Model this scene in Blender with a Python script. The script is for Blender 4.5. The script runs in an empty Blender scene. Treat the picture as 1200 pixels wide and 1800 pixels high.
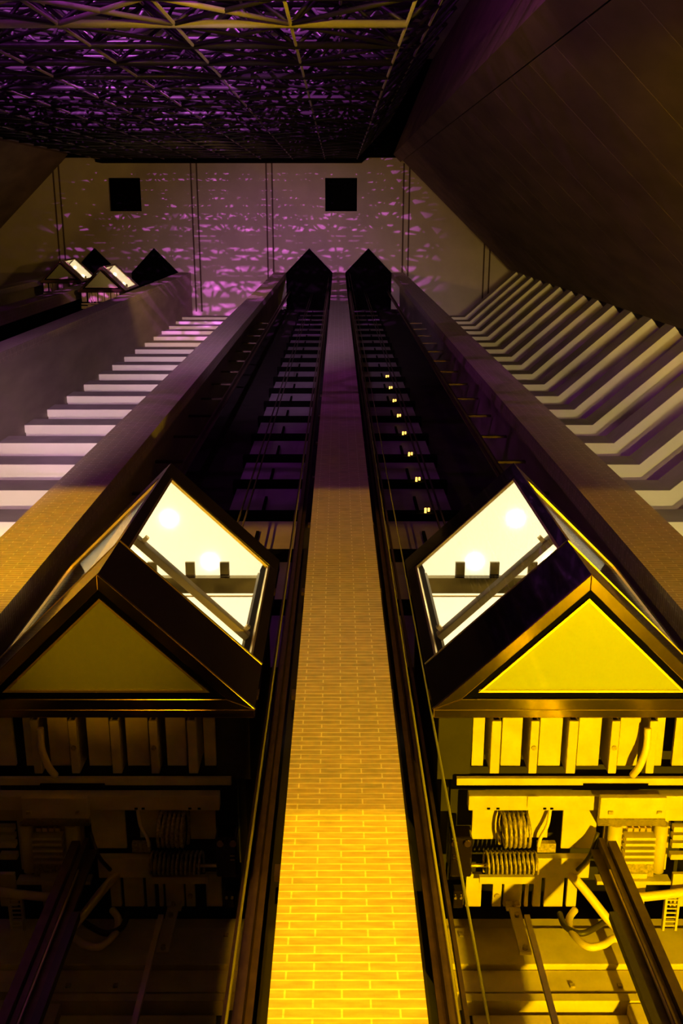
import bpy, bmesh, math, random
from mathutils import Vector, Matrix
random.seed(7)
S = bpy.context.scene
COL = S.collection
PI = math.pi

# ------------------------------------------------------------------ camera, world, lights, exposure
# the lens is the origin of the world; +Y is north (towards the lifts), +X east, floor at z = -1.6
FLOOR, CEIL = -1.6, 69.0
TILT = math.atan(530 / 1750)                     # angle between the view axis and the zenith
cam = bpy.data.cameras.new('camera')
cam.sensor_fit = 'VERTICAL'; cam.sensor_height = 36.0; cam.sensor_width = 24.0
cam.lens = 35.0; cam.shift_x = 6 / 1800; cam.clip_end = 300
co = bpy.data.objects.new('camera', cam); COL.objects.link(co)
s_, c_ = math.sin(TILT), math.cos(TILT)
co.matrix_world = Matrix(((1, 0, 0, 0), (0, -c_, -s_, 0), (0, s_, -c_, 0), (0, 0, 0, 1)))
S.camera = co

S.view_settings.view_transform = 'Standard'
S.view_settings.look = 'None'
S.view_settings.gamma = 1
S.view_settings.use_curve_mapping = False
S.view_settings.exposure = 0.0

w = bpy.data.worlds.new('night'); S.world = w; w.use_nodes = True
w.node_tree.nodes['Background'].inputs[0].default_value = (.9, .6, .4, 1)
w.node_tree.nodes['Background'].inputs[1].default_value = .0006

def spot(name, loc, target, watts, color, half_deg, blend=.5, radius=.05):
    l = bpy.data.lights.new(name, 'SPOT'); l.energy = watts; l.color = color
    l.spot_size = math.radians(2 * half_deg); l.spot_blend = blend; l.shadow_soft_size = radius
    o = bpy.data.objects.new(name, l); COL.objects.link(o); o.location = loc
    o.rotation_euler = (Vector(target) - Vector(loc)).to_track_quat('-Z', 'Y').to_euler()
    return o

YEL = (1, .50, .0)
spot('pillar_floodlight', (.05, -2.5, -1), (.05, 4, 8), 7000, YEL, 26, .3, .02)
spot('low_pillar_floodlight', (.05, -5.8, -1), (.05, 4, 4), 9000, YEL, 26, .3, .02)
spot('left_fin_floodlight', (-4.6, -2.5, -1), (-4.25, 4, 14.5), 22000, YEL, 11, .6, .03)
spot('right_fin_floodlight', (4.6, -2.5, -1), (4.3, 4, 14.0), 4500, YEL, 11, .6, .03)
spot('shaft_floodlight', (3.42, 3.8, .4), (2.35, 5.2, 7.4), 5300, (1, .61, .0), 27, .5, .05)
spot('left_cab_fill', (-2.6, 1.0, -1), (-1.95, 3.2, 7.5), 1100, (1, .46, .0), 7.5, 1, .05)  # added fill to lift the left cab's underside
spot('east_wall_floodlight', (2.6, -.7, -1), (8.0, -2.2, 10), 26000, (1, .60, .0), 24, 1, .1)
spot('ceiling_fill', (-7, 1.4, 44), (-7, 1.0, 69), 1900, (1, .56, .16), 50, 1, .2)  # added fill hanging free in the hall to brighten the ceiling
spot('ceiling_fill', (4, .5, 3), (7.5, 3.0, 69), 5000, (1, .66, .14), 6, .8, .2)  # second added fill, for the ceiling's right end
# gallery uplights, aimed steeply north so that the hall's middle stays dark
spot('left_gallery_uplight', (-7.2, .9, -1), (-7.2, 11.3, 39), 17000, (1, .74, .50), 11.5, .5, .1)
spot('left_gallery_uplight', (-7.0, -.8, -1), (-7.0, 10.5, 39), 9000, (1, .62, .66), 11.5, .5, .1)
spot('right_gallery_uplight', (6.6, .9, -1), (9.8, 9.2, 39), 9500, (1, .80, .26), 12.5, .6, .1)
spot('right_gallery_uplight', (5.4, -.8, -1), (9.2, 8.0, 39), 4200, (1, .70, .26), 12.5, .6, .1)
spot('truss_floodlight', (-.4, -2.3, 11.4), (-.6, -3.15, 19.5), 2000, (1, .62, .0), 32, 1, .05)
PUR = (.85, .16, 1)
for x0, x1, z0, pw in ((-1.5, -2.4, 12, 130000), (-6.0, -6.0, 12.5, 120000), (-11.0, -10.4, 12, 110000)):
    spot('purple_spot', (x0, -8.7, z0), (x1, 3.4, 69), pw, PUR, 10, .8, .04)
spot('lavender_fill', (-7, -2.7, 9), (-7, 6.5, 34), 7000, (.75, .45, .85), 12, .9, .2)  # added fill tinting the left gallery parapets
spot('lavender_fill', (-1, -2.5, 3), (4, -4.4, 20), 1500, (.9, .45, .5), 14, .9, .2)  # added weak fill for the southeast wall
spot('purple_fill', (-4, -2.4, 16), (-4, 4.2, 69), 11000, (.85, .2, .9), 9, 1, .3)  # added soft fill between the purple dapples on the ceiling
spot('lavender_fill', (-2.0, -2.7, 9), (-2.6, 4.0, 45), 20000, (.75, .42, .80), 14, .9, .2)  # added fill tinting the upper pillar and fins
for xx in (-13, -9, -5, -1):
    spot('purple_wash', (xx, -8.6, 12.5), (xx, -9.2, 24), 700, (.72, .08, .9), 75, .6, .1)

# ------------------------------------------------------------------ materials
def mat(name, col, rough=.6, metal=0, spec=.5, emit=None, estr=0, coat=0):
    m = bpy.data.materials.new(name); m.use_nodes = True
    b = m.node_tree.nodes['Principled BSDF']
    b.inputs['Base Color'].default_value = (*col, 1)
    b.inputs['Roughness'].default_value = rough
    b.inputs['Metallic'].default_value = metal
    b.inputs['Specular IOR Level'].default_value = spec
    b.inputs['Coat Weight'].default_value = coat
    if emit:
        b.inputs['Emission Color'].default_value = (*emit, 1)
        b.inputs['Emission Strength'].default_value = estr
    return m

def noisy(m, scale, lo, hi, bump=0, stretch=(1, 1, 1), detail=4):
    """Multiply the base colour by noise between lo and hi; optional bump."""
    nt = m.node_tree; b = nt.nodes['Principled BSDF']; N = nt.nodes.new; L = nt.links.new
    tc = N('ShaderNodeTexCoord'); mp = N('ShaderNodeMapping'); mp.inputs['Scale'].default_value = stretch
    nz = N('ShaderNodeTexNoise'); nz.inputs['Scale'].default_value = scale; nz.inputs['Detail'].default_value = detail
    L(tc.outputs['Object'], mp.inputs[0]); L(mp.outputs[0], nz.inputs['Vector'])
    rp = N('ShaderNodeMapRange'); rp.inputs[1].default_value = .3; rp.inputs[2].default_value = .7
    rp.inputs[3].default_value = lo; rp.inputs[4].default_value = hi
    L(nz.outputs['Fac'], rp.inputs[0])
    mx = N('ShaderNodeMix'); mx.data_type = 'RGBA'; mx.blend_type = 'MULTIPLY'; mx.inputs[0].default_value = 1
    c0 = b.inputs['Base Color'].default_value[:]
    mx.inputs[6].default_value = c0; L(rp.outputs[0], mx.inputs[7]); L(mx.outputs[2], b.inputs['Base Color'])
    if bump:
        bp = N('ShaderNodeBump'); bp.inputs['Strength'].default_value = bump; bp.inputs['Distance'].default_value = .02
        L(nz.outputs['Fac'], bp.inputs['Height']); L(bp.outputs[0], b.inputs['Normal'])
    return m

def brick_mat():
    m = mat('tan_brick', (.5, .4, .3), .8, 0, .2)
    nt = m.node_tree; b = nt.nodes['Principled BSDF']; N = nt.nodes.new; L = nt.links.new
    g = N('ShaderNodeNewGeometry'); sp = N('ShaderNodeSeparateXYZ'); L(g.outputs['Position'], sp.inputs[0])
    ad = N('ShaderNodeMath'); ad.operation = 'ADD'; L(sp.outputs[0], ad.inputs[0]); L(sp.outputs[1], ad.inputs[1])
    of = N('ShaderNodeMath'); of.inputs[1].default_value = -4.02 + .305 * 80; L(ad.outputs[0], of.inputs[0])
    oz = N('ShaderNodeMath'); oz.inputs[1].default_value = 3.0; L(sp.outputs[2], oz.inputs[0])
    cb = N('ShaderNodeCombineXYZ'); L(of.outputs[0], cb.inputs[0]); L(oz.outputs[0], cb.inputs[1])
    bt = N('ShaderNodeTexBrick'); L(cb.outputs[0], bt.inputs['Vector'])
    bt.inputs['Scale'].default_value = 1; bt.inputs['Brick Width'].default_value = .305
    bt.inputs['Row Height'].default_value = .067; bt.inputs['Mortar Size'].default_value = .0055
    bt.inputs['Mortar Smooth'].default_value = .1
    bt.inputs['Color1'].default_value = (.40, .34, .27, 1); bt.inputs['Color2'].default_value = (.47, .37, .28, 1)
    bt.inputs['Mortar'].default_value = (.68, .62, .52, 1); bt.inputs['Bias'].default_value = 0
    bt.offset = .5; bt.squash = 1
    nz = N('ShaderNodeTexNoise'); nz.inputs['Scale'].default_value = 6; nz.inputs['Detail'].default_value = 6
    mp = N('ShaderNodeMapping'); mp.inputs['Scale'].default_value = (1, 1, 5); L(g.outputs['Position'], mp.inputs[0]); L(mp.outputs[0], nz.inputs['Vector'])
    rp = N('ShaderNodeMapRange'); rp.inputs[1].default_value = .3; rp.inputs[2].default_value = .75
    rp.inputs[3].default_value = .72; rp.inputs[4].default_value = 1.12; L(nz.outputs['Fac'], rp.inputs[0])
    mx = N('ShaderNodeMix'); mx.data_type = 'RGBA'; mx.blend_type = 'MULTIPLY'; mx.inputs[0].default_value = 1
    L(bt.outputs['Color'], mx.inputs[6]); L(rp.outputs[0], mx.inputs[7]); L(mx.outputs[2], b.inputs['Base Color'])
    bp = N('ShaderNodeBump'); bp.inputs['Strength'].default_value = .3; bp.inputs['Distance'].default_value = .004; bp.invert = True
    L(bt.outputs['Fac'], bp.inputs['Height']); L(bp.outputs[0], b.inputs['Normal'])
    return m

def glass_mat():
    m = bpy.data.materials.new('clear_glass'); m.use_nodes = True
    nt = m.node_tree; nt.nodes.clear(); N = nt.nodes.new; L = nt.links.new
    o = N('ShaderNodeOutputMaterial'); t = N('ShaderNodeBsdfTransparent'); t.inputs[0].default_value = (.95, .94, .86, 1)
    g = N('ShaderNodeBsdfGlossy'); g.inputs[0].default_value = (1, 1, 1, 1); g.inputs[1].default_value = .02
    f = N('ShaderNodeMath'); f.operation = 'MULTIPLY_ADD'; f.inputs[1].default_value = .9; f.inputs[2].default_value = .04
    lw = N('ShaderNodeLayerWeight'); lw.inputs[0].default_value = .5; pw = N('ShaderNodeMath'); pw.operation = 'POWER'; pw.inputs[1].default_value = 4; L(lw.outputs['Facing'], pw.inputs[0]); L(pw.outputs[0], f.inputs[0])
    x = N('ShaderNodeMixShader'); L(f.outputs[0], x.inputs[0]); L(t.outputs[0], x.inputs[1]); L(g.outputs[0], x.inputs[2]); L(x.outputs[0], o.inputs[0])
    return m

M = {
    'brick': brick_mat(),
    'concrete': noisy(mat('board_marked_concrete', (.42, .36, .29), .85, 0, .2), 1.2, .78, 1.1, .2, (1, 1, .25)),
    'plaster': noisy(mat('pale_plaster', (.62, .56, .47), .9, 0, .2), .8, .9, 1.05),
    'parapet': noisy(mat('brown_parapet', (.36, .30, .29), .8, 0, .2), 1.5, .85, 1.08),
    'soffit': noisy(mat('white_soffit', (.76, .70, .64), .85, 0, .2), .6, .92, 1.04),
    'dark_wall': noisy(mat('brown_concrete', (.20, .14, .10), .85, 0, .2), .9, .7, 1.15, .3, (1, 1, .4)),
    'ceiling': noisy(mat('ceiling_plaster', (.46, .39, .33), .9, 0, .2), .7, .9, 1.06),
    'groove': mat('dark_groove', (.07, .04, .03), .8),
    'black': mat('matt_black', (.0015, .0012, .0012), .9, 0, .05),
    'shaft': noisy(mat('shaft_grey', (.03, .025, .022), .85, 0, .2), 2, .7, 1.1),
    'gloss': mat('polished_black', (.010, .006, .005), .07, 0, .6, coat=.4),
    'brass': noisy(mat('polished_brass', (.66, .48, .20), .15, 1), 3, .85, 1.05, .06, (1, 1, 1), 2),
    'bead': mat('bright_brass_bead', (.95, .75, .35), .34, 1),
    'frost': mat('frosted_panel', (.30, .33, .17), .38, 0, .4, coat=.25),
    'steel': noisy(mat('cream_painted_steel', (.54, .44, .29), .5, 0, .4), 5, .82, 1.06),
    'dirty': noisy(mat('greasy_steel', (.36, .28, .16), .4, .2, .5), 40, .5, 1.3, .5),
    'rail': noisy(mat('oiled_rail_steel', (.10, .062, .04), .42, .5, .5), 8, .7, 1.2),
    'brightrail': mat('machined_rail_edge', (.75, .62, .42), .3, .8),
    'rope': mat('wire_rope', (.16, .15, .09), .6, .3),
    'hose': mat('cable_sheath', (.66, .52, .34), .42, 0, .5),
    'darkhose': mat('black_rubber', (.03, .022, .015), .5),
    'door': noisy(mat('grey_landing_door', (.30, .25, .30), .5, 0, .4), 1.3, .8, 1.1),
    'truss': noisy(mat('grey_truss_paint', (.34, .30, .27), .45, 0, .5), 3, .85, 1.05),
    'truss_shaded': mat('shaded_truss', (.012, .010, .011), .5, 0, .4),  # shade put into the colour of the dimmer frame members
    'backdrop': noisy(mat('pale_south_wall', (.6, .55, .6), .85), .5, .8, 1.05),
    'handrail': mat('brushed_bronze_rail', (.48, .38, .17), .45, .2),
    'inner': mat('cream_laminate', (.80, .74, .56), .45, 0, .4),
    'diffuser': mat('lit_cab_ceiling', (.9, .85, .7), .5, 0, .3, (1, .86, .58), 2.0),
    'downlight': mat('cab_downlight', (1, 1, 1), .5, 0, .3, (1, .86, .55), 14),
    'indicator': mat('amber_indicator_bulb', (1, .6, .2), .4, 0, .5, (1, .52, .08), 3.2),
    'mirror': noisy(mat('bronze_mirror', (.20, .155, .05), .10, 1), 2.5, .4, 1.4, .9, (1, 2, 1), 1),
    'glass': glass_mat(),
    'floor': noisy(mat('lobby_tile', (.20, .15, .11), .35), 2, .8, 1.1),
}

# ------------------------------------------------------------------ mesh building
class MB:
    def __init__(self): self.v = []; self.f = []; self.smooth = []
    def add(self, vs, fs, sm=False):
        n = len(self.v); self.v += [tuple(p) for p in vs]
        for q in fs: self.f.append([i + n for i in q]); self.smooth.append(sm)
        return self
    def box(self, x0, x1, y0, y1, z0, z1):
        x0, x1 = sorted((x0, x1)); y0, y1 = sorted((y0, y1)); z0, z1 = sorted((z0, z1))
        v = [(x, y, z) for z in (z0, z1) for y in (y0, y1) for x in (x0, x1)]
        return self.add(v, [(0, 2, 3, 1), (4, 5, 7, 6), (0, 1, 5, 4), (2, 6, 7, 3), (0, 4, 6, 2), (1, 3, 7, 5)])
    def prism(self, poly, z0, z1):
        a = sum(poly[i][0] * poly[(i + 1) % len(poly)][1] - poly[(i + 1) % len(poly)][0] * poly[i][1] for i in range(len(poly)))
        if a < 0: poly = poly[::-1]
        n = len(poly)
        v = [(x, y, z0) for x, y in poly] + [(x, y, z1) for x, y in poly]
        f = [tuple(range(n))[::-1], tuple(range(n, 2 * n))] + [(i, (i + 1) % n, n + (i + 1) % n, n + i) for i in range(n)]
        return self.add(v, f)
    def quadprism(self, a, b, c, d, n):
        """a planar quad a-b-c-d thickened by vector n"""
        p = [Vector(q) for q in (a, b, c, d)]; n = Vector(n)
        v = p + [q + n for q in p]
        f = [(0, 1, 2, 3), (7, 6, 5, 4), (0, 4, 5, 1), (1, 5, 6, 2), (2, 6, 7, 3), (3, 7, 4, 0)]
        if (p[1] - p[0]).cross(p[2] - p[0]).dot(n) > 0: f = [q[::-1] for q in f]
        return self.add(v, f)
    def tube(self, pts, r, n=8, sm=True):
        pts = [Vector(p) for p in pts]; rings = []; prev = None
        for i, p in enumerate(pts):
            t = (pts[min(i + 1, len(pts) - 1)] - pts[max(i - 1, 0)]).normalized()
            if prev is None:
                u = t.orthogonal().normalized()
            else:
                u = (prev - t * prev.dot(t)).normalized()
            prev = u; w_ = t.cross(u)
            rr = r[i] if isinstance(r, (list, tuple)) else r
            rings.append([p + rr * (math.cos(2 * PI * k / n) * u + math.sin(2 * PI * k / n) * w_) for k in range(n)])
        v = [q for ring in rings for q in ring]; f = []
        for i in range(len(pts) - 1):
            for k in range(n):
                a, b = i * n + k, i * n + (k + 1) % n
                f.append((a, b, b + n, a + n))
        b0 = len(self.v)
        self.add(v, f, sm)
        self.add([], [])
        self.f.append([b0 + k for k in range(n)][::-1]); self.smooth.append(False)
        self.f.append([b0 + (len(pts) - 1) * n + k for k in range(n)]); self.smooth.append(False)
        return self
    def mirror(self, on=True):
        if on:
            self.v = [(-x, y, z) for x, y, z in self.v]; self.f = [q[::-1] for q in self.f]
        return self
    def build(self, name, material, parent=None, bevel=0):
        me = bpy.data.meshes.new(name); me.from_pydata(self.v, [], self.f)
        me.polygons.foreach_set('use_smooth', self.smooth); me.update()
        me.materials.append(M[material] if isinstance(material, str) else material)
        o = bpy.data.objects.new(name, me); COL.objects.link(o)
        if parent: o.parent = parent
        if bevel:
            b = o.modifiers.new('bevel', 'BEVEL'); b.width = bevel; b.segments = 2; b.limit_method = 'ANGLE'
        return o

def smooth_path(pts, sub=6):
    P = [Vector(p) for p in pts]; out = []
    for i in range(len(P) - 1):
        p0, p1, p2, p3 = P[max(i - 1, 0)], P[i], P[i + 1], P[min(i + 2, len(P) - 1)]
        for k in range(sub):
            t = k / sub
            out.append(.5 * ((2 * p1) + (p2 - p0) * t + (2 * p0 - 5 * p1 + 4 * p2 - p3) * t * t + (3 * p1 - p0 - 3 * p2 + p3) * t ** 3))
    return out + [P[-1]]

def empty(name, loc):
    o = bpy.data.objects.new(name, None); COL.objects.link(o); o.location = loc; o.empty_display_size = .3
    return o
def tag(o, label, cat, group=None, kind=None):
    if label: o['label'] = label
    if cat: o['category'] = cat
    if group: o['group'] = group
    if kind: o['kind'] = kind
    return o
def struct(o): o['kind'] = 'structure'; return o
def copy_tree(o, parent=None):
    c = o.copy(); COL.objects.link(c); c.parent = parent
    for ch in list(o.children): copy_tree(ch, c)
    return c
ORD = ['first', 'second', 'third', 'fourth', 'fifth', 'sixth', 'seventh', 'eighth', 'ninth', 'tenth', 'eleventh', 'twelfth',
       'thirteenth', 'fourteenth', 'fifteenth', 'sixteenth', 'seventeenth', 'eighteenth', 'nineteenth', 'twentieth',
       'twenty-first', 'twenty-second', 'twenty-third', 'twenty-fourth', 'twenty-fifth', 'twenty-sixth']

# ------------------------------------------------------------------ the setting
AX = -7.0                                        # the hall's axis of symmetry
A0, A, B, Cc, D = (4.43, 6.5), (8.05, 6.5), (11.2, 3.7), (3.6, -3.49), (6.0, -9.2)
def mir(p): return (2 * AX - p[0], p[1])

struct(MB().box(-30, 14, -10, 8, FLOOR - .3, FLOOR).build('floor', 'floor'))
# ceiling, pierced by two square openings
hx = [(-15.12, -13.02), (-.85, 1.25)]; hy = (-2.05, .05)
xs = [-28, hx[0][0], hx[0][1], hx[1][0], hx[1][1], 14]; ys = [-2.96, hy[0], hy[1], 9]
cb = MB()
for i in range(5):
    for j in range(3):
        if j == 1 and i in (1, 3): continue
        cb.box(xs[i], xs[i + 1], ys[j], ys[j + 1], CEIL, CEIL + .3)
cb.prism([(1.53, -2.96), (1.9, -3.3), (4.4, -3.6), (4.6, -2.96)], CEIL, CEIL + .3)
cb.prism([mir((1.53, -2.96)), mir((1.9, -3.3)), mir((4.4, -3.6)), mir((4.6, -2.96))], CEIL, CEIL + .3)
struct(cb.build('ceiling', 'ceiling'))
for i, (a, b) in enumerate(hx):                  # dark wells above the openings
    o = MB().box(a, b, hy[0], hy[0] - .1, CEIL + .3, CEIL + 2).box(a, b, hy[1], hy[1] + .1, CEIL + .3, CEIL + 2)
    o.box(a - .1, a, hy[0], hy[1], CEIL + .3, CEIL + 2).box(b, b + .1, hy[0], hy[1], CEIL + .3, CEIL + 2).box(a, b, hy[0], hy[1], CEIL + 2, CEIL + 2.1)
    tag(o.build('ceiling_vent', 'black'), 'square black opening in the ceiling above the ' + ['far left pair of lift shafts', 'brick pillar between the near lifts'][i], 'vent', 'square ceiling vents')
n = 0
for x in (-9.47, -4.53, 4.51, -18.51, 9.99, -23.99):
    for d in (-.19, .19):
        n += 1
        struct(MB().box(x + d - .05, x + d + .05, -2.96, 6.6, CEIL - .04, CEIL + .02).build('trim_%d' % n, 'groove'))
# header closing the ceiling above the space frame
struct(MB().box(mir((1.53, 0))[0], 1.53, -9.2, -2.97, CEIL - 1.6, CEIL).box(1.53, 6.1, -9.2, -3.3, CEIL - .2, CEIL + .2)
       .box(mir((1.53, 0))[0], mir((6.1, 0))[0], -9.2, -3.3, CEIL - .2, CEIL + .2).build('wall_header', 'black'))
struct(MB().box(-24, 10, -9.6, -9.2, FLOOR, CEIL).build('wall_south', 'backdrop'))
def wallseg(name, p, q, t, m, out):
    """vertical wall along p-q, thickness t, thickened towards point side `out` (+1 = left of p->q)"""
    d = (Vector(q) - Vector(p)).normalized(); nrm = Vector((-d.y, d.x)) * t * out
    return struct(MB().prism([p, q, tuple(Vector(q) + nrm), tuple(Vector(p) + nrm)], FLOOR, CEIL).build(name, m))
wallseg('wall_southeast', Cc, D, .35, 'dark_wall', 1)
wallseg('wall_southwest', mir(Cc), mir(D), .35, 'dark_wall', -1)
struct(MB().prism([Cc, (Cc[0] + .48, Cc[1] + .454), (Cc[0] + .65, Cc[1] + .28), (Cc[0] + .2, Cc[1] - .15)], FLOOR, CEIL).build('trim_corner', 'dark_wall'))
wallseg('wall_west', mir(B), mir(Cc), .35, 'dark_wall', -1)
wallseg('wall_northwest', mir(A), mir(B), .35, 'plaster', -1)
# back walls of the galleries
struct(MB().box(-10.1, -4.3, 7.75, 7.95, FLOOR, CEIL).build('wall_north', 'plaster'))
def offset(poly, d):
    out = []
    for i, p in enumerate(poly):
        p = Vector(p); ns = []
        if i > 0: e = (p - Vector(poly[i - 1])).normalized(); ns.append(Vector((-e.y, e.x)))
        if i < len(poly) - 1: e = (Vector(poly[i + 1]) - p).normalized(); ns.append(Vector((-e.y, e.x)))
        if len(ns) == 1: out.append(tuple(p + ns[0] * d))
        else:
            b = (ns[0] + ns[1]).normalized(); out.append(tuple(p + b * d / b.dot(ns[0])))
    return out
RP = [A0, A, B, Cc]
back = offset(RP, .95); back2 = offset(RP, 1.15)
wb = MB()
for i in range(3):
    wb.prism([back[i], back[i + 1], back2[i + 1], back2[i]], FLOOR, CEIL)
struct(wb.build('wall_east', 'plaster'))
# unseen soffit added behind the lens; its edge cuts off the floor lamps' light
struct(MB().box(-14, 9, -9.5, -1.065, 2.4, 2.75).build('trim_soffit', 'plaster'))

# ------------------------------------------------------------------ galleries
def band(poly, d0, d1, z0, z1):
    a, b = offset(poly, d0), offset(poly, d1); m = MB()
    for i in range(len(poly) - 1):
        m.prism([a[i], a[i + 1], b[i + 1], b[i]], z0, z1)
    return m
LP = [(-9.92, 6.5), (-4.33, 6.5)]
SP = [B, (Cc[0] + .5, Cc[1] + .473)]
LEV = [20.73 + 2.56 * k for k in range(-6, 18)]
top = len(LEV) - 1
for k, z in enumerate(LEV):
    t = empty('gallery', (-7.2, 6.5, 0)); 
    for (nm, d0, d1, z0, z1, m) in (('parapet', 0, .24, z, z + .95, 'parapet'), ('soffit', .24, 1.24, z + .05, z + .22, 'soffit'), ('edge_strip', .0, .24, z - .03, z - .002, 'soffit')):
        mb = band(LP, d0, d1, z0, z1); mb.v = [(x + 7.2, y - 6.5, q) for x, y, q in mb.v]; mb.build(nm, m, t)
    tag(t, 'straight gallery between the left and right lift banks, ' + ORD[top - k] + ' below the ceiling', 'balcony', 'galleries between the lift banks')
for k, z in enumerate(LEV):
    t = empty('gallery', (8.05, 6.5, 0)); R3 = RP[:3]
    parts = [('parapet', R3, 0, .24, z, z + .95, 'parapet'), ('soffit', R3, .24, .94, z + .05, z + .22, 'soffit'), ('edge_strip', R3, 0, .24, z - .03, z - .002, 'soffit'),
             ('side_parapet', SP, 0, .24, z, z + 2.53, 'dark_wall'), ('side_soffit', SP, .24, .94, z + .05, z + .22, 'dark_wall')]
    for nm, pl, d0, d1, z0, z1, m in parts:
        mb = band(pl, d0, d1, z0, z1); mb.v = [(x - 8.05, y - 6.5, q) for x, y, q in mb.v]; mb.build(nm, m, t)
    tag(t, 'angled gallery right of the lifts with zigzag parapet, ' + ORD[top - k] + ' below the ceiling', 'balcony', 'zigzag galleries on the right')

# ------------------------------------------------------------------ lift banks: pillar, fins, rails, landings
HW = .415
def bank(cx, near):
    who = 'near lift bank' if near else 'far left lift bank'
    p = MB().box(cx - HW, cx + HW, 4.0, 4.55, FLOOR, CEIL).build('brick_pillar', 'brick')
    tag(p, 'tall brick pillar between the two near lifts' if near else 'tall pillar between the two small lifts far left', 'pillar')
    for sg in (-1, 1):
        a, b = cx + sg * 3.55, cx + sg * 4.37
        f = empty('fin_wall', (cx + sg * 3.95, 4, FLOOR))
        m = MB().box(a, b, 4.0, 4.3, FLOOR, CEIL); m.v = [(x - f.location.x, y - 4, z - FLOOR) for x, y, z in m.v]; m.build('brick_front', 'brick', f)
        m = MB().box(cx + sg * 4.12, b, 4.3, 8.0, FLOOR, CEIL); m.v = [(x - f.location.x, y - 4, z - FLOOR) for x, y, z in m.v]; m.build('side_wall', 'concrete', f)
        tag(f, 'tall brick fin wall on the ' + ('left' if sg < 0 else 'right') + ' side of the ' + who, 'wall')
    struct(MB().box(cx - 4.1, cx + 4.1, 6.45, 6.7, FLOOR, CEIL).build('wall_shaft_near' if near else 'wall_shaft_far', 'shaft'))
    struct(MB().box(cx - .2, cx + .2, 4.56, 6.44, FLOOR, CEIL).build('wall_divider_near' if near else 'wall_divider_far', 'black'))
    for sg in (-1, 1):
        sc = cx + sg * 1.985
        side = ('left' if sg < 0 else 'right')
        hd = MB().prism([(sc - 1.55, 4.0), (sc, 2.42), (sc + 1.55, 4.0), (sc + 1.55, 6.44), (sc - 1.55, 6.44)], CEIL - .35, CEIL - .01).build('shaft_head', 'black')
        tag(hd, 'black prow shaped shaft top under the ceiling, ' + side + ' lift of the ' + who, 'shaft top', 'prow shaped shaft tops')
        rails(cx, sg, side, who, near)

def rails(cx, sg, side, who, near):
    def X(x): return cx + sg * x
    zt = CEIL - .4
    # T rail beside the pillar
    t = empty('guide_rail', (X(.70), 5.2, FLOOR))
    h = zt - FLOOR
    MB().box(-.07, .07, .03, .06, 0, h).build('rail_flange', 'rail', t)
    MB().box(-.02, .02, -.12, .03, 0, h).build('rail_blade', 'brightrail' if False else 'rail', t)
    MB().box(sg * .10, sg * .13, -.02, .06, 0, h).build('rail_channel', 'rail', t)
    for k in range(9):
        z = 4.4 + 3.2 * k - FLOOR - .6
        MB().box(sg * -.42, sg * -.12, .065, .12, z, z + .16).build('rail_bracket', 'rail', t)
    tag(t, 'brown steel guide rail beside the pillar, ' + side + ' shaft of the ' + who, 'rail', 'guide rails')
    # rail by the fin
    t = empty('guide_rail', (X(3.32), 5.2, FLOOR))
    MB().box(-.09, .09, .03, .06, 0, h).build('rail_flange', 'rail', t)
    MB().box(-.02, .02, -.1, .03, 0, h).build('rail_blade', 'rail', t)
    for k in range(16):
        z = 11 + 2.56 * k - FLOOR
        MB().box(sg * .1, sg * .75, .07, .12, z, z + .12).build('rail_bracket', 'rail', t)
    tag(t, 'dark guide rail beside the fin wall, ' + side + ' shaft of the ' + who, 'rail', 'guide rails')
    if near:
        # landing doors seen from inside the shaft
        lv = [z - .55 for z in LEV if 12 < z < 65.5]
        for k, z in enumerate(lv):
            t = empty('landing_door', (X(1.68), 6.2, z))
            MB().box(-.76, .76, .1, .16, .3, 2.5).build('door_leaf', 'door', t)
            MB().box(-.86, .86, -.05, .249, -.03, .27).build('door_sill', 'black', t)
            MB().box(sg * .0 - .03, sg * .0 + .03, .02, .08, .3, 1.6).build('door_hanger', 'black', t)
            MB().box(sg * -.28 - .14, sg * -.28 + .14, .02, .09, .18, .42).build('door_lock', 'black', t)
            if sg > 0 and 3 <= k <= 10:
                for dx, dz in ((-.035, .06), (.035, .06), (-.045, -.05)):
                    MB().tube([(.17 + dx, -.12, .12 + dz), (.17 + dx, -.05, .12 + dz)], .024, 10).build('indicator_lamp', 'indicator', t)
            tag(t, 'grey lift landing door in the ' + side + ' near shaft, ' + ORD[len(lv) - 1 - k] + ' below the shaft top'
                + (', with three amber lamps' if sg > 0 and 3 <= k <= 10 else ''), 'door', 'landing doors inside the shafts')
        # ropes above the cab
        for d in (-.055, .055):
            o = MB().tube([(X(1.78) + d, 5.3, 11.225), (X(1.78) + d, 5.3, zt + .05)], .02, 6).build('hoist_rope', 'darkhose')
            tag(o, 'dark hoist rope above the ' + side + ' near lift, ' + ('nearer to the ' + ('left' if d < 0 else 'right') + ' of its pair'), 'rope', 'hoist ropes')

bank(.05, True)
bank(-14.30, False)
# compensating ropes hanging free in front of the shafts
for x, y, r, lab in ((.785, 4.05, .009, 'thin wire rope hanging just left of the right lift cab'), (.66, 4.22, .009, 'thin greenish wire rope hanging nearest the pillar on its right'),
                     (-.62, 4.3, .010, 'thin wire rope hanging left of the pillar')):
    o = MB().tube([(x, y, FLOOR), (x, y, CEIL - .4)], r, 6).build('wire_rope', 'rope'); tag(o, lab, 'rope', 'free hanging wire ropes')

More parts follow.
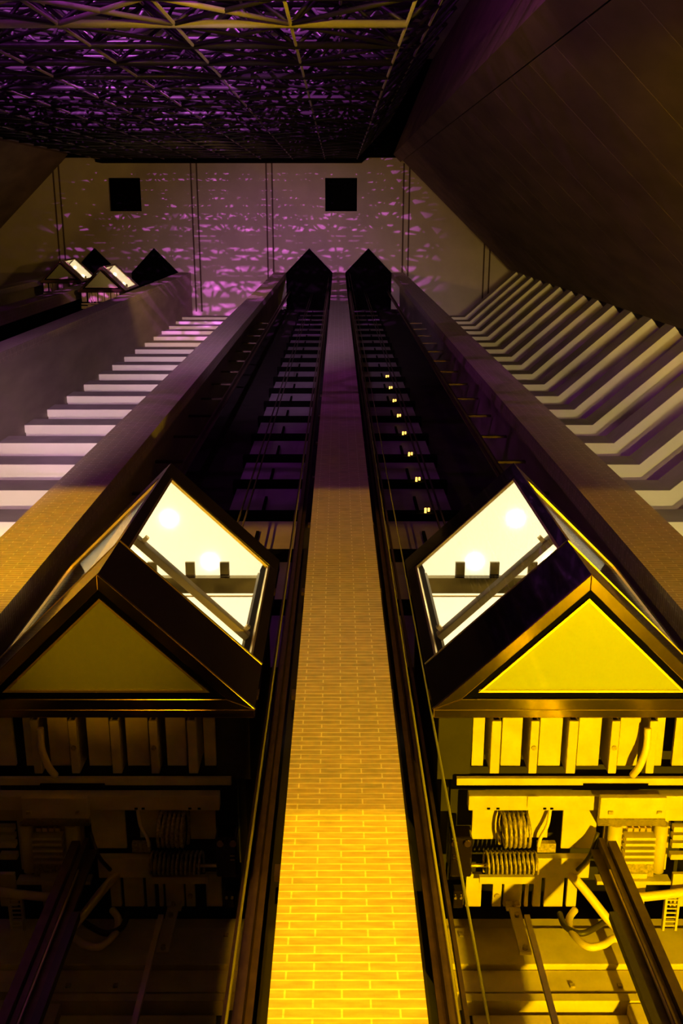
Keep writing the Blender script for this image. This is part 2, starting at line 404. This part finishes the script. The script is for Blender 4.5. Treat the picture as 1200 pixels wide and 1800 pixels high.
# ------------------------------------------------------------------ landing sill and hoistway wall low down in each near shaft
def low_landing(sg):
    side = 'right' if sg > 0 else 'left'
    def mk(name, m, *boxes, parent=None, bevel=0):
        b = MB()
        for q in boxes: b.box(*q)
        return b.mirror(sg < 0).build(name, m, parent, bevel)
    t = empty('landing_sill', (.05, 6.2, 7.0))
    mk('sill_beam', 'steel', (.9, 3.5, 0, .24, .06, .52), parent=t, bevel=.01)
    mk('top_angle', 'steel', (.9, 3.5, .02, .24, .53, .66), parent=t)
    mk('apron', 'steel', (.9, 3.5, .05, .24, -.20, .045), parent=t)
    mk('sill_bolt', 'dirty', (1.03, 1.07, -.012, 0, .40, .44), parent=t); mk('sill_bolt', 'dirty', (1.9, 1.94, .03, .05, -.16, -.12), parent=t)
    mk('sill_bolt', 'dirty', (2.3, 2.34, .03, .05, -.16, -.12), parent=t)
    tag(t, 'cream steel landing sill beam low in the ' + side + ' near shaft', 'beam', 'landing sills')
    t = empty('landing_door', (.05, 6.2, 4.0))
    mk('door_leaf', 'steel', (1.05, 2.32, .12, .18, .0, 2.62), parent=t)
    mk('top_trim', 'steel', (1.0, 2.45, .03, .18, 2.68, 2.76), parent=t)
    mk('jamb', 'steel', (2.33, 2.45, .04, .18, .0, 2.66), parent=t)
    mk('side_panel', 'steel', (2.47, 3.4, .08, .18, .0, 2.74), parent=t)
    tag(t, 'cream landing door panel below the sill at the foot of the ' + side + ' near shaft', 'door', 'lowest landing doors')
    # rail carrying the safety gear, below the cab
    t = empty('guide_rail', (.05 + sg * 2.2, 5.2, FLOOR))
    h = 7.35 - FLOOR
    mk('rail_web', 'rail', (-.02, .02, -.06, .02, 0, h), parent=t)
    mk('rail_flange', 'rail', (-.09, .09, .02, .05, 0, h - .05), parent=t)
    mk('rail_edge', 'brightrail', (-.032, -.021, -.04, -.02, 0, h - .4), parent=t)
    mk('rail_shadow', 'darkhose', (-.16, -.10, -.03, .04, 0, h - .9), parent=t)  # black strip standing for the rail's shadow
    mk('rail_conduit', 'rail', (.03, .10, -.10, -.03, 0, h - .1), parent=t)
    tag(t, 'steel guide rail rising to the bracket under the ' + side + ' near lift', 'rail', 'guide rails under the near lifts')
low_landing(1); low_landing(-1)

# ------------------------------------------------------------------ lift cab
W, DP, HT = 1.235, 1.20, 3.66                    # half width, prow depth, height
def tri(i):                                      # prow triangle in plan, inset by i
    r = math.hypot(W, DP); k = i
    # inset of the two slanted sides and the back edge by k
    nx, ny = DP / r, W / r
    ap = -DP + k / ny
    yb = -k
    xb = (yb - ap) * W / DP
    return [(-xb, yb), (0, ap), (xb, yb)]
def ring(m, i0, i1, z0, z1):
    a, b = tri(i0), tri(i1)
    for j in range(3):
        m.prism([a[j], a[(j + 1) % 3], b[(j + 1) % 3], b[j]], z0, z1)
    return m
def face_panel(sg, u0, u1, z0, z1, out, thick):
    """panel on the slanted face of side sg; u runs 0 (apex) to 1 (corner); pushed out by `out`, thick inwards"""
    a, b = Vector((0, -DP, 0)), Vector((sg * W, 0, 0)); d = b - a
    nrm = Vector((sg * DP, -W, 0)).normalized()
    p, q = a + d * u0 + nrm * out, a + d * u1 + nrm * out
    m = MB(); m.quadprism(p + Vector((0, 0, z0)), q + Vector((0, 0, z0)), q + Vector((0, 0, z1)), p + Vector((0, 0, z1)), -nrm * thick)
    return m

def make_cab(loc, mirror, label):
    t = empty('elevator_cab', loc)
    tag(t, label, 'elevator', 'prow shaped lift cabs')
    # --- underside of the prow
    fr = ring(MB(), -.005, .095, 0, .035).box(-W, W, .0, .075, -.005, .03).build('bottom_frame', 'brass', t, .006)
    ring(MB(), .150, .168, .012, .03).build('frame_bead', 'bead', fr)
    ring(MB(), .096, .149, .035, .05).build('shadow_gap', 'black', t)
    MB().prism(tri(.169), .03, .05).build('bottom_panel', 'frost', t)
    # --- slanted faces
    for sg in (-1, 1):
        face_panel(sg, 0, 1, .036, .86, 0, .04).build('lower_panel', 'gloss', t)
        face_panel(sg, 0, 1, .866, .882, .006, .04).build('brass_strip', 'bead', t)
        face_panel(sg, 0, .055, .888, 3.30, 0, .06).build('corner_post', 'gloss', t)
        face_panel(sg, .935, 1, .888, 3.30, 0, .06).build('corner_post', 'gloss', t)
        face_panel(sg, 0, 1, 3.306, HT, 0, .04).build('upper_panel', 'gloss', t)
        wf = face_panel(sg, .056, .07, .89, 3.30, -.006, .03)
        for q in ((.92, .934, .89, 3.30), (.07, .92, .89, .912), (.07, .92, 3.262, 3.30)):
            e = face_panel(sg, q[0], q[1], q[2], q[3], -.006, .03); n0 = len(wf.v); wf.v += e.v; wf.f += [[i + n0 for i in f] for f in e.f]; wf.smooth += e.smooth
        wo = wf.build('window_frame', 'bead', t)
        face_panel(sg, .07, .92, .912, 3.262, -.018, .008).build('window_pane', 'glass', wo)
        # handrail inside the glass
        hr = face_panel(sg, .08, .92, 1.42, 1.53, -.09, .07).build('handrail', 'handrail', t, .006)
        for u in (.12, .88): face_panel(sg, u - .012, u + .012, 1.45, 1.50, -.03, .06).build('rail_bracket', 'bead', hr)
    MB().prism([(-W, .0), (0, -DP), (W, .0), (W, .12), (1.1, .12), (1.1, 1.95), (-1.1, 1.95), (-1.1, .12), (-W, .12)], HT, HT + .06).build('roof', 'gloss', t)
    # --- interior
    ic = tri(.07)
    MB().prism([(-1.02, 1.9), (-1.02, .02), ic[0], ic[1], ic[2], (1.02, .02), (1.02, 1.9)], .55, .6).build('cab_floor', 'inner', t)
    cl = MB().prism([(-1.02, 1.9), (-1.02, .02), ic[0], ic[1], ic[2], (1.02, .02), (1.02, 1.9)], 3.40, 3.44).build('cab_ceiling', 'diffuser', t)
    for x, y in ((.0, -.62), (-.45, -.1), (.45, -.1), (0, 1.0)):
        MB().tube([(x, y, 3.37), (x, y, 3.40)], .09, 20).build('downlight', 'downlight', cl)
    MB().box(-1.06, 1.06, .07, .26, 3.30, 3.395).build('transom', 'mirror', t)
    for x in (-.62, -.22, .22, .62): MB().box(x - .055, x + .055, -.10, .065, 3.36, 3.395).build('ceiling_bracket', 'mirror', t)
    MB().box(-1.0, 1.0, .32, .335, 3.375, 3.398).build('ceiling_joint', 'brass', t)
    MB().box(-1.0, 1.0, 1.86, 1.9, .6, 3.4).build('back_wall', 'inner', t)
    for sg in (-1, 1):
        MB().box(sg * 1.0, sg * 1.03, .04, 1.9, .6, 3.4).build('side_wall', 'inner', t)
        MB().box(sg * 1.035, sg * 1.10, .0, 1.95, .40, HT).build('side_cladding', 'shaft', t)
        MB().box(sg * 1.105, sg * W, .001, .10, .04, HT).build('side_return', 'gloss', t)
    # --- underside of the rear platform and running gear (seen from below)
    mr = mirror
    def mk(name, m, *boxes, parent=t, bevel=0):
        b = MB()
        for q in boxes: b.box(q[0] - 2.0, q[1] - 2.0, q[2] - 4, q[3] - 4, q[4] - 7.5, q[5] - 7.5)
        return b.mirror(mr).build(name, m, parent, bevel)
    mk('platform', 'shaft', (.98, 3.1, 4.11, 5.95, 7.86, 7.9))
    nar = [(1.26, 1.34), (1.59, 1.66), (1.91, 1.99), (2.27, 2.34), (2.59, 2.66)]
    pla = [(1.11, 1.21), (1.36, 1.53), (1.68, 1.87), (2.01, 2.20), (2.36, 2.53), (2.67, 2.74), (2.83, 3.08)]
    for a, b in nar:
        j = mk('floor_joist', 'steel', (a, b, 4.11, 4.61, 7.50, 7.53), (a, a + .02, 4.11, 4.61, 7.53, 7.85), (b - .02, b, 4.11, 4.61, 7.53, 7.85), bevel=.006)
    for a, b in ((1.595, 1.655), (2.275, 2.335)):
        c = (a + b) / 2
        mb = MB().tube([(c - 2.0, 4.36 - 4, -.012), (c - 2.0, 4.36 - 4, 0)], .022, 12).mirror(mr); mb.build('joist_bolt', 'dirty', t)
    for a, b in pla: mk('floor_plate', 'steel', (a, b, 4.11, 4.57, 7.56, 7.60), bevel=.004)
    mk('end_panel', 'shaft', (.82, 1.10, 4.11, 4.70, 7.56, 7.6))
    mk('ledge_angle', 'steel', (.98, 2.06, 4.645, 4.71, 7.48, 7.52), (2.06, 2.62, 4.645, 4.69, 7.48, 7.52), (2.62, 3.1, 4.645, 4.71, 7.48, 7.52))
    cbm = mk('cross_beam', 'steel', (1.08, 3.1, 4.78, 4.92, 7.42, 7.52), bevel=.006)
    for x in (1.24, 1.32, 1.72, 1.78): mk('bolt_hole', 'black', (x, x + .025, 4.89, 4.905, 7.412, 7.42), parent=cbm)
    mk('splice_plate', 'steel', (1.58, 1.66, 4.775, 4.88, 7.408, 7.42), parent=cbm)
    # guide shoe bracket
    br = mk('guide_bracket', 'steel', (2.17, 2.73, 4.72, 4.92, 7.30, 7.36), bevel=.008)
    b = MB().quadprism((.17, .925, -.20), (.73, .925, -.20), (.83, 1.14, .02), (.23, 1.14, .02), (0, -.01, .05)).mirror(mr); b.build('bracket_gusset', 'dirty', br)
    for x in (2.24, 2.65): mk('bracket_bolt', 'dirty', (x, x + .04, 4.84, 4.87, 7.285, 7.30), parent=br)
    sg_ = mk('safety_gear', 'steel', (2.32, 2.9, 5.12, 5.66, 7.62, 7.66))
    for x0, x1 in ((2.33, 2.46), (2.74, 2.86)):
        MB().tube([((x0 + x1) / 2 - 2, 1.14, .06), ((x0 + x1) / 2 - 2, 1.62, .06)], (x1 - x0) / 2, 14).mirror(mr).build('gear_column', 'steel', sg_)
    for y in (5.22, 5.28, 5.34, 5.40, 5.46): mk('gear_fin', 'steel', (2.47, 2.73, y, y + .025, 7.46, 7.56), parent=sg_)
    for x in (2.49, 2.545, 2.60, 2.655): mk('gear_nut', 'bead', (x, x + .04, 5.15, 5.185, 7.5, 7.56), parent=sg_)
    mk('gear_base', 'dirty', (2.46, 2.76, 5.50, 5.66, 7.52, 7.58), parent=sg_)
    mk('gear_foot', 'steel', (2.25, 2.90, 5.665, 5.70, 7.46, 7.56), parent=sg_)
    for y in (5.14, 5.22, 5.30, 5.42): mk('gear_fin', 'steel', (2.89, 3.04, y, y + .05, 7.5, 7.56), parent=sg_)
    # plates behind the running gear
    mk('cover_plate', 'steel', (1.92, 2.22, 4.95, 5.37, 7.52, 7.55), bevel=.006)
    mk('cover_plate', 'steel', (1.62, 1.80, 4.95, 5.27, 7.54, 7.56)); mk('cover_plate', 'steel', (1.14, 1.36, 4.95, 5.30, 7.56, 7.6))
    mk('cover_plate', 'steel', (2.80, 3.05, 4.95, 5.10, 7.54, 7.57)); mk('cover_plate', 'dirty', (1.70, 1.86, 5.27, 5.36, 7.45, 7.5))
    mk('lower_bar', 'steel', (1.69, 2.16, 5.40, 5.60, 7.42, 7.5), bevel=.006)
    mk('spring_seat', 'steel', (1.20, 1.68, 5.56, 5.63, 7.38, 7.42))
    # coil springs
    def coil(name, axis, x0, y0, L, r, turns, z, wire):
        pts = []
        N = turns * 14
        for i in range(N + 1):
            a = 2 * PI * i / 14; f = i / N * L
            if axis == 'x': pts.append((x0 + f - 2, y0 + r * math.cos(a) - 4, z + r * math.sin(a) - 7.5))
            else: pts.append((x0 + r * math.cos(a) - 2, y0 + f - 4, z + r * math.sin(a) - 7.5))
        MB().tube(pts, wire, 6).mirror(mr).build(name, 'dirty', t)
    coil('coil_spring', 'x', 1.24, 5.44, .46, .095, 12, 7.42, .011)
    coil('coil_spring', 'x', 1.37, 5.12, .24, .15, 6, 7.45, .015)
    MB().tube([(-.99, 1.47, -.08), (-.7, 1.47, -.08)], .016, 8).mirror(mr).build('spring_rod', 'bead', t)
    # machine box and switch
    mb_ = mk('machine_box', 'gloss', (.94, 1.13, 5.18, 5.58, 7.40, 7.6), bevel=.02)
    for x in (.97, 1.08): MB().tube([(x - 2, 1.22, -.13), (x - 2, 1.22, -.1)], .03, 12).mirror(mr).build('box_bolt', 'brass', mb_)
    for y in (5.34, 5.38): mk('box_terminal', 'brass', (.96, 1.0, y, y + .015, 7.385, 7.4), parent=mb_)
    sw = mk('limit_switch', 'gloss', (.98, 1.07, 5.72, 5.90, 7.40, 7.5), bevel=.01)
    for x in (.995, 1.045): MB().tube([(x - 2, 1.78, -.12), (x - 2, 1.78, -.1)], .012, 10).mirror(mr).build('switch_contact', 'bead', sw)
    # second row of joists
    for a, b in ((1.10, 1.24), (1.34, 1.42), (1.44, 1.60), (1.625, 1.66), (1.70, 1.77), (1.80, 1.97), (2.0, 2.09), (2.42, 2.50), (2.55, 2.70), (2.93, 3.08)):
        mk('rear_joist', 'steel', (a, b, 5.62, 5.96, 7.50, 7.54), bevel=.004)
    MB().tube([(-.62, 1.84, -.02), (-.62, 1.84, 0)], .022, 12).mirror(mr).build('joist_bolt', 'dirty', t)
    # hanging strap and strut
    hs = mk('hanging_strap', 'steel', (1.475, 1.575, 5.90, 5.93, 6.86, 7.42), bevel=.003)
    mk('strap_head', 'steel', (1.46, 1.58, 5.90, 5.96, 7.44, 7.52), parent=hs)
    for z in (6.90, 7.30, 7.44): MB().tube([(-.475, 1.87, z - 7.5), (-.475, 1.90, z - 7.5)], .022, 10).mirror(mr).build('strap_bolt', 'dirty', hs)
    mk('strut', 'steel', (1.545, 1.59, 5.72, 5.76, 5.2, 7.1))
    # hoses
    def hose(pts, r, m='hose'):
        P = [(x - 2.0, y - 4, z - 7.5) for x, y, z in pts]
        MB().tube(smooth_path(P), r, 10).mirror(mr).build('hose', m, t)
    hose([(1.98, 5.55, 7.46), (2.12, 5.68, 7.36), (2.27, 5.84, 7.24), (2.36, 5.92, 7.16), (2.42, 5.95, 6.9), (2.44, 5.96, 6.3), (2.45, 5.96, 5.4)], .038)
    hose([(2.08, 5.98, 7.48), (2.00, 5.97, 7.35), (1.98, 5.95, 7.15), (2.06, 5.92, 6.95), (2.2, 5.92, 6.97), (2.32, 5.95, 7.08), (2.44, 5.97, 7.05)], .032)
    hose([(1.93, 5.97, 7.42), (1.94, 5.95, 7.22), (2.05, 5.93, 7.12), (2.2, 5.93, 7.2), (2.3, 5.95, 7.3)], .026, 'darkhose')
    hose([(2.52, 5.80, 7.44), (2.62, 5.78, 7.40), (2.8, 5.76, 7.40), (3.05, 5.74, 7.42)], .04)
    hose([(1.80, 4.95, 7.5), (1.77, 5.08, 7.44), (1.72, 5.2, 7.44), (1.71, 5.3, 7.46)], .016)
    hose([(2.56, 4.15, 7.46), (2.55, 4.32, 7.42), (2.50, 4.48, 7.40), (2.47, 4.60, 7.46)], .03)
    hose([(2.05, 5.50, 7.4), (2.12, 5.30, 7.32), (2.2, 5.12, 7.4)], .018, 'darkhose')
    ld = MB()
    for k in range(7): ld.box(.86, .95, 1.80 + .045 * k, 1.80 + .045 * k + .012, -.11, -.1)
    ld.box(.84, .86, 1.78, 2.12, -.12, -.08).box(.95, .97, 1.78, 2.12, -.12, -.08).mirror(mr).build('cable_tray', 'steel', t)
    # shelf of chain links against mirror: sheave wheel
    return t

right = make_cab((2.035, 4.0, 7.5), False, 'right hand near lift cab with bright yellow underside')
left = make_cab((-1.935, 4.0, 7.5), True, 'left hand near lift cab with dull olive underside')
c3 = copy_tree(left); c3.location = (-14.30 + 1.985, 4.0, 53.0); c3['label'] = 'small lit lift cab high up beside the far left fin wall'
c4 = copy_tree(left); c4.location = (-14.30 - 1.985, 4.0, 60.0); c4['label'] = 'small lit lift cab furthest left, behind the far pillar'

# ------------------------------------------------------------------ unseen floor lamps, with shutters added to narrow their beams
for y, hw, lab in ((-2.5, .055, 'unseen floor lamp with black shutters added to narrow its beam, nearer the pillar'), (-5.8, .036, 'unseen floor lamp with black shutters added to narrow its beam, further from the pillar')):
    t = empty('floodlight', (.05, y, FLOOR)); 
    for sg in (-1, 1):
        MB().box(sg * hw, sg * (hw + .01), .0, .6, .35, 1.6).build('added_shutter', 'black', t)
    MB().box(-.15, .15, -.2, .3, 0, .3).build('lamp_base', 'black', t)
    tag(t, lab, 'lamp', 'floor lamps')

# ------------------------------------------------------------------ space frame in front of the south wall
t = empty('space_frame', (AX, -3.15, 0))
tag(t, 'dense steel space frame with purple light behind it, filling the south side above', 'truss')
bay = 2.05
zl = [19.3 + 2.4 * k for k in range(-5, 21)]
zl = [z for z in zl if z < CEIL - 1.7]
planes = [(-3.15, -15.35, 1.21, 0), (-4.1, -16.4, 2.1, .5), (-5.1, -17.4, 3.1, 0)]
nodes = {}
ox, oy = AX, -3.15
def T(p): return (p[0] - ox, p[1] - oy, p[2])
def xsn(pl):
    y, x0, x1, sh = planes[pl]; k = int((x1 - x0) / bay + 1e-6); return [x1 - bay * i for i in range(k + 1)]
for pl, (y, x0, x1, sh) in enumerate(planes):
    X_ = xsn(pl)
    for k, z in enumerate(zl):
        zz = z + sh * 2.4
        MB().tube([T((X_[-1], y, zz)), T((x1, y, zz))], .07 if pl == 0 else .055, 8).build('chord', 'truss' if pl == 0 and k == 5 else 'truss_shaded', t)  # lit beam stays grey; other chords carry shade in their colour
    if pl < 2:
        for i, x in enumerate(X_):
            MB().tube([T((x, y, zl[0] - 1)), T((x, y, CEIL - 1.7))], .032, 8).build('upright', 'truss', t)
diag = []
for pl in range(3):
    y, x0, x1, sh = planes[pl]; X_ = xsn(pl)
    for k in range(len(zl) - 1):
        z0, z1 = zl[k] + sh * 2.4, zl[k + 1] + sh * 2.4
        for i in range(len(X_) - 1):
            a, b = X_[i], X_[i + 1]
            if (i + k) % 2: a, b = b, a
            diag.append(((a, y, z0), (b, y, z1)))
            if random.random() < .35: diag.append(((b, y, z0), (a, y, z1)))
for pl in range(2):
    y, x0, x1, sh = planes[pl]; y2, q0, q1, sh2 = planes[pl + 1]; X_, X2 = xsn(pl), xsn(pl + 1)
    for k in range(len(zl)):
        for i, x in enumerate(X_):
            z = zl[k] + sh * 2.4
            for j in (i, i + 1):
                if j < len(X2):
                    for dz in ((0,) if random.random() < .4 else (0, 1.2)):
                        zz = min(zl[k] + sh2 * 2.4 + dz * (1 if pl else -1), CEIL - 1.8)
                        diag.append(((x, y, z), (X2[j], y2, zz)))
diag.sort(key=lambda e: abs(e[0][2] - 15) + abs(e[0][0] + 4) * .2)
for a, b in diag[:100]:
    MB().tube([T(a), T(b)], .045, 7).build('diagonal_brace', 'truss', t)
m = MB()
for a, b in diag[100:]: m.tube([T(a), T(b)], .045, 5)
o = m.build('diagonal_brace', 'truss_shaded', t); o['kind'] = 'stuff'  # remaining braces coloured dark for shade
